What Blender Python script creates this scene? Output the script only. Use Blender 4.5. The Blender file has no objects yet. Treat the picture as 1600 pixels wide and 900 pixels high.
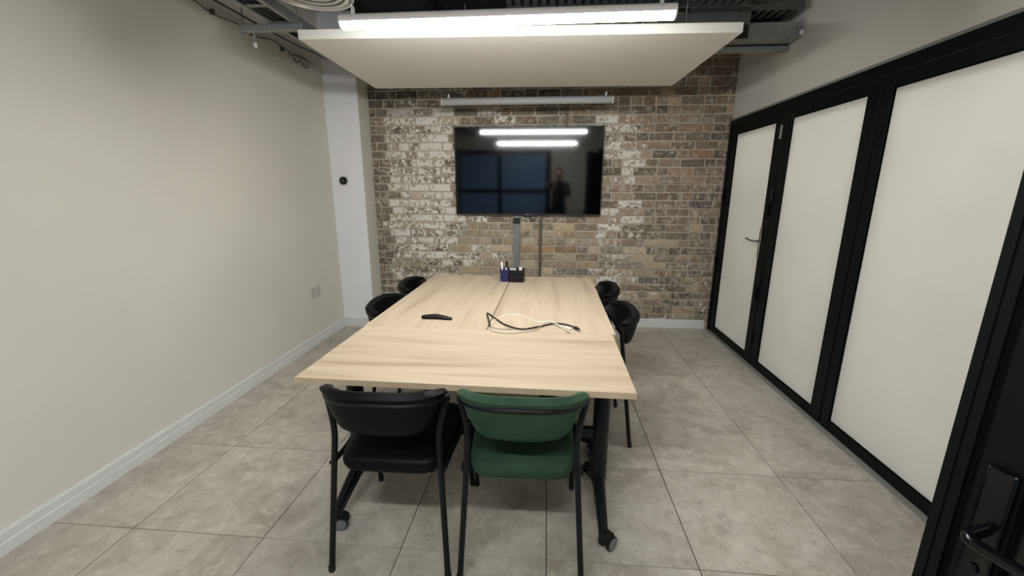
import bpy, bmesh, math, random
from mathutils import Vector, Matrix, noise as mnoise
C = bpy.context.scene.collection
PI = math.pi
rnd = random.Random(7)

# ---------------------------------------------------------------- camera, light, exposure
F_PX, PITCH, YAW, ROLL, CAM_H = 647.5, 0.23151, 0.08149, 0.00363, 1.4446
cam_data = bpy.data.cameras.new('camera')
cam = bpy.data.objects.new('camera', cam_data); C.objects.link(cam)
cam_data.sensor_fit = 'HORIZONTAL'; cam_data.sensor_width = 36.0
cam_data.lens = 36.0 * F_PX / 1600.0
cam_data.clip_start = 0.02
fw = Vector((-math.sin(YAW)*math.cos(PITCH), math.cos(YAW)*math.cos(PITCH), -math.sin(PITCH)))
rt = Vector((math.cos(YAW), math.sin(YAW), 0)); up = rt.cross(fw)
rt2 = math.cos(ROLL)*rt + math.sin(ROLL)*up; up2 = -math.sin(ROLL)*rt + math.cos(ROLL)*up
cam.matrix_world = Matrix(((rt2.x, up2.x, -fw.x, 0), (rt2.y, up2.y, -fw.y, 0), (rt2.z, up2.z, -fw.z, CAM_H), (0, 0, 0, 1)))
bpy.context.scene.camera = cam
world = bpy.data.worlds.new('world'); bpy.context.scene.world = world; world.use_nodes = True
world.node_tree.nodes['Background'].inputs[0].default_value = (0.02, 0.022, 0.025, 1)
world.node_tree.nodes['Background'].inputs[1].default_value = 1.0
vs = bpy.context.scene.view_settings
vs.view_transform = 'Standard'; vs.look = 'None'; vs.gamma = 1.0; vs.use_curve_mapping = False
vs.exposure = 0.88
LAMP = 62.0                                   # radiance of the lit pendant diffusers

# daylight-white troffers of the corridor behind the frosted partition (its light comes through the film)
for ly in (-.2, 1.9, 4.0):
    ld = bpy.data.lights.new('corridor_light', 'AREA'); ld.shape = 'RECTANGLE'; ld.size = .5; ld.size_y = 1.4
    ld.energy = 46.0; ld.color = (1, .985, .965)
    lo = bpy.data.objects.new('corridor_light', ld); C.objects.link(lo); lo.location = (2.75, ly, 2.92)

# ---------------------------------------------------------------- helpers
def srgb(r, g, b):
    f = lambda c: (c/255/12.92) if c/255 <= .04045 else ((c/255+.055)/1.055)**2.4
    return (f(r), f(g), f(b), 1)

class N:
    """small node-graph helper"""
    def __init__(s, name):
        s.m = bpy.data.materials.new(name); s.m.use_nodes = True
        s.t = s.m.node_tree; s.n = s.t.nodes; s.b = s.n['Principled BSDF']
    def node(s, typ, **kw):
        n = s.n.new(typ)
        for k, v in kw.items(): setattr(n, k, v)
        return n
    def link(s, a, b): s.t.links.new(a, b)
    def val(s, sock, v):
        if hasattr(v, 'is_output'): s.link(v, sock)
        else: sock.default_value = v
    def noise(s, vec, scale, detail=4, rough=.55, dist=0):
        n = s.node('ShaderNodeTexNoise'); n.inputs['Scale'].default_value = scale; n.inputs['Detail'].default_value = detail
        n.inputs['Roughness'].default_value = rough; n.inputs['Distortion'].default_value = dist
        s.link(vec, n.inputs['Vector']); return n.outputs['Fac']
    def ramp(s, fac, stops):
        n = s.node('ShaderNodeValToRGB'); e = n.color_ramp.elements
        e[0].position, e[0].color = stops[0]; e[1].position, e[1].color = stops[-1]
        for p, c in stops[1:-1]: x = e.new(p); x.color = c
        s.link(fac, n.inputs[0]); return n.outputs['Color']
    def mix(s, fac, a, b, mode='MIX'):
        n = s.node('ShaderNodeMix', data_type='RGBA', blend_type=mode)
        s.val(n.inputs[0], fac); s.val(n.inputs[6], a); s.val(n.inputs[7], b); return n.outputs[2]
    def math(s, op, a, b=0., clamp=False):
        n = s.node('ShaderNodeMath', operation=op, use_clamp=clamp)
        s.val(n.inputs[0], a); s.val(n.inputs[1], b); return n.outputs[0]
    def rng(s, v, a, b, c=0., d=1.):
        n = s.node('ShaderNodeMapRange'); n.inputs[1].default_value = a; n.inputs[2].default_value = b
        n.inputs[3].default_value = c; n.inputs[4].default_value = d; s.link(v, n.inputs[0]); return n.outputs[0]
    def coords(s, kind='Object', scale=None, loc=None):
        o = s.node('ShaderNodeTexCoord').outputs[kind]
        if scale or loc is not None:
            m = s.node('ShaderNodeMapping')
            if scale: m.inputs['Scale'].default_value = scale
            if loc is not None: s.val(m.inputs['Location'], loc)
            s.link(o, m.inputs['Vector']); o = m.outputs[0]
        return o
    def pos(s): return s.node('ShaderNodeNewGeometry').outputs['Position']
    def bump(s, h, strength=.2, dist=.002):
        n = s.node('ShaderNodeBump'); n.inputs['Strength'].default_value = strength; n.inputs['Distance'].default_value = dist
        s.link(h, n.inputs['Height']); s.link(n.outputs[0], s.b.inputs['Normal'])
    def fin(s, col=None, rough=None, metal=None, spec=None):
        if col is not None: s.val(s.b.inputs['Base Color'], col)
        if rough is not None: s.val(s.b.inputs['Roughness'], rough)
        if metal is not None: s.val(s.b.inputs['Metallic'], metal)
        if spec is not None: s.val(s.b.inputs['Specular IOR Level'], spec)
        return s.m

def plain(name, col, rough=.5, metal=0, spec=.5, var=.06, scale=30, bump=0.):
    """a painted / moulded surface: base colour with faint mottling and optional grain"""
    g = N(name); p = g.coords()
    n = g.noise(p, scale, 3)
    c = g.mix(g.rng(n, .3, .7), tuple(x*(1-var) for x in col[:3])+(1,), tuple(min(1, x*(1+var)) for x in col[:3])+(1,))
    if bump: g.bump(g.noise(p, scale*8, 2), bump, .001)
    return g.fin(c, rough, metal, spec)

def wall_paint(name, col):
    g = N(name); p = g.pos()
    c = g.mix(g.rng(g.noise(p, 1.3, 4), .3, .7), tuple(x*.965 for x in col[:3])+(1,), tuple(x*1.03 for x in col[:3])+(1,))
    g.bump(g.noise(p, 160, 2), .16, .0015)
    return g.fin(c, .75, 0, .3)

def wood_mat(name, seed):
    g = N(name)
    p = g.coords('Object', (1.1, 14, 14), (seed, seed*.37, 0))
    broad = g.noise(p, .75, 3, .5, .6)
    fine = g.noise(g.coords('Object', (3., 110, 110), (seed*2, 0, 0)), 1.2, 5, .6, .3)
    c = g.ramp(broad, [(.28, srgb(166, 146, 123)), (.43, srgb(188, 170, 146)), (.56, srgb(198, 181, 158)), (.74, srgb(181, 160, 137))])
    c = g.mix(g.rng(fine, .42, .75, 0, .32), c, srgb(166, 142, 114))
    g.bump(fine, .08, .0006)
    return g.fin(c, .42, 0, .4)

def tile_mat():
    g = N('porcelain_tile')
    info = g.node('ShaderNodeObjectInfo')
    off = g.node('ShaderNodeCombineXYZ')
    r = g.math('MULTIPLY', info.outputs['Random'], 43.); g.link(r, off.inputs[0])
    g.link(g.math('MULTIPLY', info.outputs['Random'], 91.), off.inputs[1])
    p = g.coords('Object', None, off.outputs[0])
    a = g.noise(p, 2.4, 7, .62, 1.1); b = g.noise(p, 13, 8, .72, .5); d = g.noise(p, 60, 3)
    c = g.ramp(a, [(.30, srgb(158, 151, 139)), (.5, srgb(184, 178, 166)), (.62, srgb(197, 192, 181)), (.75, srgb(172, 165, 152))])
    c = g.mix(g.rng(b, .52, .62, 0, .55), c, srgb(214, 209, 198))
    c = g.mix(g.rng(b, .46, .36, 0, .45), c, srgb(140, 131, 118))
    c = g.mix(g.rng(d, .3, .7, 0, .12), c, srgb(140, 131, 118))
    t = g.mix(g.rng(info.outputs['Random'], 0, 1, .0, .10), c, srgb(128, 120, 108))
    g.bump(b, .05, .001)
    return g.fin(t, g.rng(a, .3, .7, .36, .5), 0, .45)

def brick_mat():
    g = N('old_stock_brick')
    p = g.pos()
    tint = g.node('ShaderNodeAttribute', attribute_name='tint').outputs['Color']
    paint = g.node('ShaderNodeAttribute', attribute_name='paint').outputs['Fac']
    soot = g.node('ShaderNodeAttribute', attribute_name='soot').outputs['Fac']
    n1 = g.noise(p, 14, 5, .65); n2 = g.noise(p, 48, 5, .7, .8); n3 = g.noise(p, 120, 3)
    c = g.mix(g.rng(n1, .3, .7), g.mix(.22, tint, srgb(60, 52, 44)), g.mix(.18, tint, srgb(205, 190, 160)))
    c = g.mix(g.rng(n2, .55, .68, 0, .7), c, srgb(54, 46, 39))
    c = g.mix(g.rng(n2, .46, .32, 0, .55), c, srgb(188, 177, 156))
    c = g.mix(g.rng(n3, .5, .75, 0, .4), c, srgb(186, 174, 152))
    # lime mortar smeared over the brick faces
    sm = g.noise(p, 19, 6, .68, .7)
    k0 = g.rng(g.math('ADD', sm, g.math('MULTIPLY', paint, .16)), .545, .60, 0, .8)
    c = g.mix(k0, c, g.mix(g.rng(n3, .35, .65), srgb(168, 158, 141), srgb(203, 194, 178)))
    # flaking limewash: survives where the noise lies below the brick's own share
    m = g.noise(p, 26, 5, .62, .5)
    k = g.math('SUBTRACT', g.math('ADD', g.math('MULTIPLY', paint, .55), .22), m)
    k = g.rng(k, -.015, .03)
    c = g.mix(k, c, g.mix(g.rng(n2, .35, .7), srgb(240, 237, 230), srgb(218, 213, 203)))
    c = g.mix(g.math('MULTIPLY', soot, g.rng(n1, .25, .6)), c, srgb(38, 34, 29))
    g.bump(g.math('ADD', n2, g.math('MULTIPLY', n3, .5)), .55, .004)
    return g.fin(c, .88, 0, .2)

def mortar_mat():
    g = N('lime_mortar'); p = g.pos()
    a = g.noise(p, 5, 4); b = g.noise(p, 70, 4, .7); x = g.noise(p, 22, 5, .6)
    c = g.mix(g.rng(a, .35, .65), srgb(182, 173, 157), srgb(204, 196, 181))
    c = g.mix(g.rng(b, .5, .7, 0, .5), c, srgb(112, 101, 86))
    c = g.mix(g.rng(x, .58, .63, 0, .6), c, srgb(206, 200, 186))
    g.bump(b, .6, .004)
    return g.fin(c, .95, 0, .1)

def leather(name, col, rough=.5):
    g = N(name); p = g.coords()
    v = g.node('ShaderNodeTexVoronoi'); v.inputs['Scale'].default_value = 330; g.link(p, v.inputs['Vector'])
    g.bump(v.outputs['Distance'], .12, .0006)
    c = g.mix(g.rng(g.noise(p, 12, 3), .3, .7), tuple(x*.8 for x in col[:3])+(1,), col)
    return g.fin(c, rough, 0, .16)

def velvet(name, col):
    g = N(name); p = g.coords()
    c = g.mix(g.rng(g.noise(p, 9, 4), .3, .7), tuple(x*.72 for x in col[:3])+(1,), tuple(x*1.15 for x in col[:3])+(1,))
    g.bump(g.noise(p, 700, 2), .2, .0006)
    g.b.inputs['Sheen Weight'].default_value = .2; g.b.inputs['Sheen Tint'].default_value = srgb(120, 190, 150)
    g.b.inputs['Sheen Roughness'].default_value = .4
    return g.fin(c, .85, 0, .2)

def galv(name, lo=138, hi=158):
    g = N(name); p = g.coords()
    v = g.node('ShaderNodeTexVoronoi'); v.inputs['Scale'].default_value = 45; g.link(p, v.inputs['Vector'])
    c = g.mix(g.rng(v.outputs['Color'], 0, 1), srgb(lo, lo, lo-2), srgb(hi, hi, hi-2))
    return g.fin(c, .45, .25, .5)

def glow(name, col, strength):
    g = N(name); g.fin((.9, .9, .88, 1), .4)
    g.b.inputs['Emission Color'].default_value = col; g.b.inputs['Emission Strength'].default_value = strength
    return g.m

def frosted():
    g = N('frosted_film'); p = g.pos()
    c = g.mix(g.rng(g.noise(p, 1.6, 3), .3, .7), srgb(222, 221, 216), srgb(229, 228, 223))
    d = g.node('ShaderNodeBsdfDiffuse'); t = g.node('ShaderNodeBsdfTranslucent'); y = g.node('ShaderNodeBsdfGlossy')
    y.inputs['Roughness'].default_value = .3
    for q in (d, t): g.link(c, q.inputs['Color'])
    m1 = g.node('ShaderNodeMixShader'); m1.inputs[0].default_value = .45; g.link(d.outputs[0], m1.inputs[1]); g.link(t.outputs[0], m1.inputs[2])
    m2 = g.node('ShaderNodeMixShader'); f = g.node('ShaderNodeFresnel'); f.inputs[0].default_value = 1.35
    g.link(f.outputs[0], m2.inputs[0]); g.link(m1.outputs[0], m2.inputs[1]); g.link(y.outputs[0], m2.inputs[2])
    g.link(m2.outputs[0], g.n['Material Output'].inputs['Surface'])
    return g.m

M = dict(
    wall=wall_paint('greige_paint', srgb(222, 220, 210)), white=wall_paint('white_paint', srgb(243, 243, 246)),
    upper=wall_paint('off_white_paint', srgb(214, 212, 205)), skirt=plain('skirting_gloss', srgb(222, 223, 222), .4, var=.02),
    tile=tile_mat(), grout=plain('grout', srgb(40, 36, 32), .9), brick=brick_mat(), mortar=mortar_mat(),
    frame=plain('black_aluminium', srgb(6, 6, 7), .5, 0, .2, var=.2, scale=60), rubber=plain('black_gasket', srgb(3, 3, 4), .8, 0, .1),
    film=frosted(),
    shadow=plain('grey_trim', srgb(140, 139, 134), .5), chrome=plain('satin_steel', srgb(190, 188, 182), .25, 1, .5, var=.03),
    wood1=wood_mat('oak_laminate_cross', 3.1), wood2=wood_mat('oak_laminate_left', 9.7), wood3=wood_mat('oak_laminate_right', 17.3),
    edge=plain('oak_edge_band', srgb(196, 176, 148), .5, var=.08, scale=20),
    steel=plain('black_powder_coat', srgb(9, 9, 10), .45, 0, .35, var=.15, scale=90, bump=.05),
    leather=leather('black_leatherette', srgb(8, 8, 9)), velvet=velvet('green_velvet', srgb(50, 73, 56)),
    wheel=plain('castor_grey', srgb(118, 120, 124), .45), tyre=plain('castor_black', srgb(12, 12, 13), .6),
    tvbody=plain('television_plastic', srgb(10, 10, 11), .35), screen=plain('screen_glass', srgb(3, 4, 6), .06, 0, 1.0, var=.0),
    galv=galv('galvanised_steel'), trunk=plain('grey_trunking', srgb(136, 142, 148), .4, .2, .5, var=.04),
    dark=plain('dark_services_paint', srgb(52, 50, 47), .75, var=.25, scale=6), soffit=plain('dark_soffit', srgb(36, 34, 32), .9, var=.3, scale=3),
    ductm=plain('grey_duct', srgb(84, 84, 82), .6, .2, var=.15, scale=8),
    lampbody=plain('lamp_housing', srgb(238, 232, 230), .45, 0, .5, var=.02), lampoff=plain('lamp_diffuser_unlit', srgb(178, 179, 178), .25, 0, .5, var=.02),
    lampon=glow('lamp_diffuser_lit', (1, .99, .968, 1), LAMP),
    panel=plain('acoustic_felt', srgb(232, 230, 222), .9, 0, .2, var=.02, scale=180, bump=.2),
    diff=plain('diffuser_aluminium', srgb(196, 194, 188), .32, .6, .5, var=.04), plastic=plain('white_plastic', srgb(230, 230, 228), .4, var=.02),
    greyplastic=plain('grey_plastic', srgb(196, 195, 190), .45, var=.03),
    blackgloss=plain('black_gloss', srgb(5, 5, 6), .22, 0, .4), blackplastic=plain('black_plastic', srgb(18, 18, 19), .45), redtint=plain('dark_brown_plastic', srgb(17, 13, 15), .55, 0, .3),
    blue=plain('navy_plastic', srgb(28, 35, 84), .4, var=.05), wire=plain('grey_cable', srgb(150, 144, 134), .5), whitewire=plain('white_cable', srgb(244, 240, 230), .5),
    paper=plain('paper', srgb(222, 222, 218), .8), bluepane=plain('blue_glow_pane', srgb(112, 146, 186), .5, var=.05, scale=2),  # bluepane: dim bluish light beyond the glass put into the pane colour
    skin=plain('skin', srgb(170, 126, 104), .55), cloth=plain('dark_jersey', srgb(22, 23, 27), .9), hair=plain('dark_hair', srgb(24, 19, 16), .6),
    lips=plain('lips', srgb(138, 84, 76), .5),
    pipe=plain('weathered_conduit', srgb(116, 112, 104), .4, .4, .5, var=.08),
    display=plain('thermostat_face', srgb(9, 9, 10), .15),
)

def obj(name, bm, mat, parent=None, off=None, smooth=False, rot=None, kind=None):
    """bm -> one linked mesh object; bm is in the parent's local frame unless off (world offset of the parent) is given"""
    if off is not None: bmesh.ops.translate(bm, verts=bm.verts, vec=-Vector(off))
    bmesh.ops.recalc_face_normals(bm, faces=bm.faces)
    me = bpy.data.meshes.new(name); bm.to_mesh(me); bm.free()
    if smooth:
        for p in me.polygons: p.use_smooth = True
        try: me.set_sharp_from_angle(angle=math.radians(42))
        except Exception: pass
    for m in (mat if isinstance(mat, (list, tuple)) else [mat]): me.materials.append(m)
    o = bpy.data.objects.new(name, me); C.objects.link(o)
    if parent: o.parent = parent
    if kind: o['kind'] = kind
    return o
def thing(name, label, cat, loc=(0, 0, 0), rotz=0., group=None):
    o = bpy.data.objects.new(name, None); C.objects.link(o)
    o.empty_display_size = .1
    o.location = loc; o.rotation_euler = (0, 0, rotz); o['label'] = label; o['category'] = cat
    if group: o['group'] = group
    return o
def tag(o, label, cat, group=None):
    o['label'] = label; o['category'] = cat
    if group: o['group'] = group
    return o
def copy_tree(o, parent=None):
    c = o.copy(); C.objects.link(c); c.parent = parent
    for ch in list(o.children): copy_tree(ch, c)
    return c

def box(bm, x0, x1, y0, y1, z0, z1, bev=0., seg=1):
    r = bmesh.ops.create_cube(bm, size=1.)
    v = r['verts']
    bmesh.ops.scale(bm, verts=v, vec=(x1-x0, y1-y0, z1-z0)); bmesh.ops.translate(bm, verts=v, vec=((x0+x1)/2, (y0+y1)/2, (z0+z1)/2))
    if bev:
        e = list({e for q in v for e in q.link_edges})
        bmesh.ops.bevel(bm, geom=e, offset=bev, segments=seg, affect='EDGES', profile=.5)
    return bm
def BX(*a, **k): return box(bmesh.new(), *a, **k)

def fillet(pts, r, n=5):
    out = [Vector(pts[0])]
    for i in range(1, len(pts)-1):
        a, b, c = Vector(pts[i-1]), Vector(pts[i]), Vector(pts[i+1])
        d1, d2 = (a-b), (c-b); rr = min(r, d1.length*.48, d2.length*.48)
        p, q = b+d1.normalized()*rr, b+d2.normalized()*rr
        for k in range(n+1):
            t = k/n; out.append((1-t)**2*p + 2*t*(1-t)*b + t*t*q)
    out.append(Vector(pts[-1])); return out
def smoothpath(pts, n=6):
    P = [Vector(p) for p in pts]; out = []
    for i in range(len(P)-1):
        p0 = P[max(0, i-1)]; p1 = P[i]; p2 = P[i+1]; p3 = P[min(len(P)-1, i+2)]
        for k in range(n):
            t = k/n
            out.append(.5*((2*p1)+(-p0+p2)*t+(2*p0-5*p1+4*p2-p3)*t*t+(-p0+3*p1-3*p2+p3)*t**3))
    out.append(P[-1]); return out
def tube(bm, pts, r, seg=10, r2=None, caps=True, flat=1.):
    """tube along pts; r may be a function of t in 0..1; flat squashes the section's second axis"""
    P = [Vector(p) for p in pts]; n = len(P); rings = []
    up_ = None
    for i, p in enumerate(P):
        t = (P[min(n-1, i+1)]-P[max(0, i-1)]).normalized()
        if up_ is None:
            up_ = Vector((0, 0, 1)) if abs(t.z) < .9 else Vector((0, 1, 0))
        a = (up_ - t*up_.dot(t)).normalized(); b = t.cross(a); up_ = a
        rr = r(i/(n-1)) if callable(r) else r
        rings.append([bm.verts.new(p + a*math.cos(2*PI*k/seg)*rr*flat + b*math.sin(2*PI*k/seg)*rr) for k in range(seg)])
    for i in range(n-1):
        for k in range(seg):
            bm.faces.new((rings[i][k], rings[i][(k+1) % seg], rings[i+1][(k+1) % seg], rings[i+1][k]))
    if caps: bm.faces.new(rings[0][::-1]); bm.faces.new(rings[-1])
    return bm
def TB(pts, r, **k): return tube(bmesh.new(), pts, r, **k)
def lathe(bm, prof, seg=24, axis='z', loc=(0, 0, 0), caps=True):
    """prof: list of (radius, height)"""
    rings = []
    for r, h in prof:
        ring = []
        for k in range(seg):
            a = 2*PI*k/seg; x, y = r*math.cos(a), r*math.sin(a)
            v = (x, y, h) if axis == 'z' else ((x, h, y) if axis == 'y' else (h, x, y))
            ring.append(bm.verts.new(Vector(v)+Vector(loc)))
        rings.append(ring)
    for i in range(len(rings)-1):
        for k in range(seg): bm.faces.new((rings[i][k], rings[i][(k+1) % seg], rings[i+1][(k+1) % seg], rings[i+1][k]))
    if caps and prof[0][0] > 1e-5: bm.faces.new(rings[0][::-1])
    if caps and prof[-1][0] > 1e-5: bm.faces.new(rings[-1])
    bmesh.ops.remove_doubles(bm, verts=bm.verts, dist=1e-6)
    return bm
def LT(*a, **k): return lathe(bmesh.new(), *a, **k)
def prism(bm, poly, axis, a, b):
    """extrude a polygon (2D points) along an axis from a to b"""
    f = {'x': lambda p, t: (t, p[0], p[1]), 'y': lambda p, t: (p[0], t, p[1]), 'z': lambda p, t: (p[0], p[1], t)}[axis]
    A = [bm.verts.new(f(p, a)) for p in poly]; B = [bm.verts.new(f(p, b)) for p in poly]
    bm.faces.new(A); bm.faces.new(B[::-1])
    for i in range(len(poly)): bm.faces.new((A[i], A[(i+1) % len(poly)], B[(i+1) % len(poly)], B[i]))
    return bm
def PR(*a): return prism(bmesh.new(), *a)

# ---------------------------------------------------------------- the room
XL, XR, YB, YF, H = -2.17, 1.775, 4.42, -1.30, 3.05
CY, CX = 4.162, -1.842                      # boxed-out column: front face and side face
def struct(name, bm, mat, **k): return obj(name, bm, mat, kind='structure', **k)

floor = struct('floor', BX(XL-.1, XR+.1, YF-.1, YB+.1, -.06, -.0105), M['grout'])
X0, Y0, T = -1.7705, .7833, .6
gap_x = lambda i: .0062 if i == 0 else .0044 if i in (4, 5) else .0032
G = .0030
cache = {}
for i in range(-1, 7):
    for j in range(-4, 8):
        a, b = max(X0+(i)*T+gap_x(i)/2, XL), min(X0+(i+1)*T-gap_x(i+1)/2, XR)
        c, d = max(Y0+(j)*T+G/2, YF), min(Y0+(j+1)*T-G/2, YB)
        if b-a < .01 or d-c < .01: continue
        key = (round(b-a, 4), round(d-c, 4))
        if key not in cache:
            bm = BX(-(b-a)/2, (b-a)/2, -(d-c)/2, (d-c)/2, -.0105, 0)
            e = [e for e in bm.edges if all(v.co.z > -.001 for v in e.verts)]
            bmesh.ops.bevel(bm, geom=e, offset=.0012, segments=1, affect='EDGES')
            me = bpy.data.meshes.new('floor_tile'); bm.to_mesh(me); bm.free(); me.materials.append(M['tile']); cache[key] = me
        t = bpy.data.objects.new('floor_tile', cache[key]); C.objects.link(t); t.parent = floor
        t.location = ((a+b)/2, (c+d)/2, rnd.uniform(-.0004, .0))

struct('ceiling', BX(XL-.1, XR+.1, YF-.1, YB+.1, H, H+.1), M['soffit'])
struct('floor_corridor', BX(XR+.1, 3.4, YF-.1, YB+.1, -.06, 0), M['skirt'])
struct('ceiling_corridor', BX(XR+.1, 3.4, YF-.1, YB+.1, 2.95, H+.1), M['skirt'])
struct('wall_corridor', BX(3.4, 3.5, YF-.1, YB+.1, -.06, H), M['skirt'])
struct('wall_corridor_end', BX(XR+.1, 3.4, YB+.02, YB+.1, -.06, H), M['skirt'])
struct('wall_corridor_start', BX(XR+.1, 3.4, YF-.1, YF, -.06, H), M['skirt'])
struct('wall_left', BX(XL-.1, XL, YF-.1, YB+.1, -.06, H), M['wall'])
col = struct('wall_corner', BX(XL, CX, CY, YB+.02, -.01, H), M['white'])
# shaded side of the column: its shade is put in as the wall's greige
obj('return_face', BX(CX, CX+.004, CY+.006, YB, 0, H), M['wall'], col)

# ---- brick wall
wall_back = struct('wall_back', BX(CX-.1, XR+.1, YB-.001, YB+.14, -.06, H), M['mortar'])
joints = [1.508-.0795*k for k in range(18, 0, -1)] + [1.508+.0826*k for k in range(0, 19)]
def brick_look(x, z, w):
    """tint, paint share and soot of the brick at x, z (they follow the wall's own patches)"""
    u = rnd.random()
    stock = [(166, 150, 120), (180, 166, 134), (154, 140, 116), (146, 130, 107), (172, 153, 119)]
    brown = [(138, 118, 99), (126, 109, 93), (146, 124, 103), (120, 106, 92), (152, 126, 101), (132, 108, 93), (104, 92, 82)]
    grey = [(116, 108, 97), (100, 93, 84), (128, 119, 106), (86, 79, 71)]
    red = [(138, 98, 76), (134, 100, 84), (146, 104, 76)]
    paint, soot = 0., 0.
    left = x < -.93 and x > -1.66
    if x <= -1.66: tint = rnd.choice(grey+[(112, 96, 82)]); paint = rnd.uniform(-.1, .3)
    elif left:
        tint = rnd.choice(stock[:3]+grey*2); paint = rnd.choice([.45, .52, .58, .64, .7, .55, .4])
        if z < .72: paint *= .75
        if rnd.random() < .03: tint = rnd.choice(red); paint = 0
    elif x < .56 and z < 1.19:
        tint = rnd.choice(stock*3+[(186, 166, 120)]*3+grey[:2]+[(158, 120, 74)]); paint = rnd.choice([0, 0, 0, .05, .1, .3, .5 if x < -.5 else .1])
        if x < -.3 and z < .78: paint = rnd.choice([.2, .45, .6])
        if z > 1.12: tint = rnd.choice(grey+brown)
    elif .56 <= x < .9:
        tint = rnd.choice(brown+grey+stock[:2]); paint = rnd.choice([.25, .4, .5, .6, .45])
        if z > 2.2: paint = .12
    elif x >= .9:
        tint = rnd.choice(brown*3+grey+red[:1] if z > 1.1 else brown+grey*2+stock[:3])
        paint = rnd.choice([0, 0, .05, .12, .2, .26]) if z > .9 else rnd.choice([.1, .2, .28, .34])
        if rnd.random() < .05: tint = (84, 78, 84)
    else:                                   # above the television
        tint = rnd.choice(grey+brown); paint = rnd.choice([0, .1, .3, .5 if x < -.3 else .15])
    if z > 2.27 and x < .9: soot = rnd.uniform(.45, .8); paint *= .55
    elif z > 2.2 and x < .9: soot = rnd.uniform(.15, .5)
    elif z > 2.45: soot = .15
    v = rnd.uniform(.9, 1.3); gm = sum(tint)/3; tint = [q*.82+gm*.18 for q in tint]
    return srgb(*[min(255, q*v) for q in tint]), paint, soot
def brick_bm(bm, x0, x1, z0, z1, proud, lays, look):
    j = lambda s=.0035: rnd.uniform(-s, s)
    c = [(x0+j(), z0+j()), (x1+j(), z0+j()), (x1+j(), z1+j()), (x0+j(), z1+j())]
    cx, cz = (x0+x1)/2, (z0+z1)/2
    rings = []
    for dy, ins in ((0., 0.), (proud-.003, .001), (proud, .006)):
        rings.append([bm.verts.new((x+(ins if x < cx else -ins), YB-.001-dy+(j(.0012) if dy else 0), z+(ins if z < cz else -ins))) for x, z in c])
    for r1, r2 in zip(rings, rings[1:]):
        for k in range(4): bm.faces.new((r1[k], r1[(k+1) % 4], r2[(k+1) % 4], r2[k]))
    bm.faces.new(rings[-1])
    for r in rings:
        for v in r:
            v[lays[0]] = look[0]; v[lays[1]] = look[1]; v[lays[2]] = look[2]
def brick_layers(bm):
    return (bm.verts.layers.float_color.new('tint'), bm.verts.layers.float.new('paint'), bm.verts.layers.float.new('soot'))
specs = []
for r in range(len(joints)-1):
    z0, z1 = joints[r]+.0065, joints[r+1]-.0065
    x = CX+.004; first = True
    odd = r % 2
    while x < XR-.03:
        if first: w = (.06, .14)[odd]+rnd.uniform(-.01, .01); first = False
        else: w = .218+rnd.uniform(-.014, .014) if rnd.random() < .55 else .104+rnd.uniform(-.012, .012)
        if 2.335 < z0 < 2.36 and .15 < x < .8: w = .62; 
        x1 = min(x+w, XR-.005)
        if XR-.005-x1 < .05: x1 = XR-.005
        cx, cz = (x+x1)/2, (z0+z1)/2
        hid = (-.86 < cx < .46 and 1.26 < cz < 2.0) or cz < .12 or cz > 2.72 or (cz > 2.42 and cx < .95) or (-.9 < cx < .3 and cz < .5)
        specs.append((hid, -(x1-x), x, x1, z0, z1)); x = x1+.013
specs.sort(key=lambda s: (s[0], s[1]))
rest = bmesh.new(); rl = brick_layers(rest)
for k, (hid, _, x, x1, z0, z1) in enumerate(specs):
    lk = brick_look((x+x1)/2, (z0+z1)/2, x1-x); pr = rnd.uniform(.006, .011)
    if k < 300:
        bm = bmesh.new(); brick_bm(bm, x, x1, z0, z1, pr, brick_layers(bm), lk)
        obj('brick', bm, M['brick'], wall_back)
    else: brick_bm(rest, x, x1, z0, z1, pr, rl, lk)
obj('brick_rest', rest, M['brick'], wall_back, kind='stuff')

# ---- right wall above the glazing, front wall behind the camera
wr = struct('wall_right', BX(XR-.012, XR+.1, YF-.1, YB, 2.115, H), M['upper'])
wall_front = struct('wall_front', BX(XL, XR, YF-.1, YF, -.06, H), M['wall'])
win = struct('window_1', BX(-2.1, .06, YF, YF+.012, .02, 2.16), M['frame'])
for (a, b) in ((-2.06, -1.16), (-1.07, -.04)):
    for (c, d) in ((.10, 1.20), (1.28, 2.06)):
        obj('pane', BX(a, b, YF+.010, YF+.020, c, d), M['bluepane'], win)
for (a, b, c, d) in ((-2.1, -2.06, .02, 2.16), (-1.16, -1.07, .02, 2.16), (-.04, .08, .02, 2.16)):
    obj('mullion', BX(a, b, YF, YF+.05, c, d, bev=.003), M['frame'], win)
for (c, d) in ((.02, .10), (1.20, 1.28), (2.06, 2.16)):
    for (a, b) in ((-2.06, -1.16), (-1.07, -.04)):
        obj('transom', BX(a, b, YF+.001, YF+.045, c, d, bev=.003), M['frame'], win)

# ---- skirtings
def skirt(name, poly, axis, a, b): return struct(name, PR(poly, axis, a, b), M['skirt'])
P_SK = [(0, 0), (.016, 0), (.016, .050), (.0135, .053), (.0135, .088), (.009, .098), (0, .098)]
skirt('baseboard_left', [(XL+p, z) for p, z in P_SK], 'y', YF, CY)
skirt('baseboard_column', [(CY-p, z) for p, z in P_SK], 'x', XL+.016, CX+.016)
skirt('baseboard_return', [(CX+p+.004, z) for p, z in P_SK], 'y', CY, YB-.018)
skirt('baseboard_back', [(YB-.006-p, z*.97) for p, z in P_SK], 'x', CX+.02, XR-.06)

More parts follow.
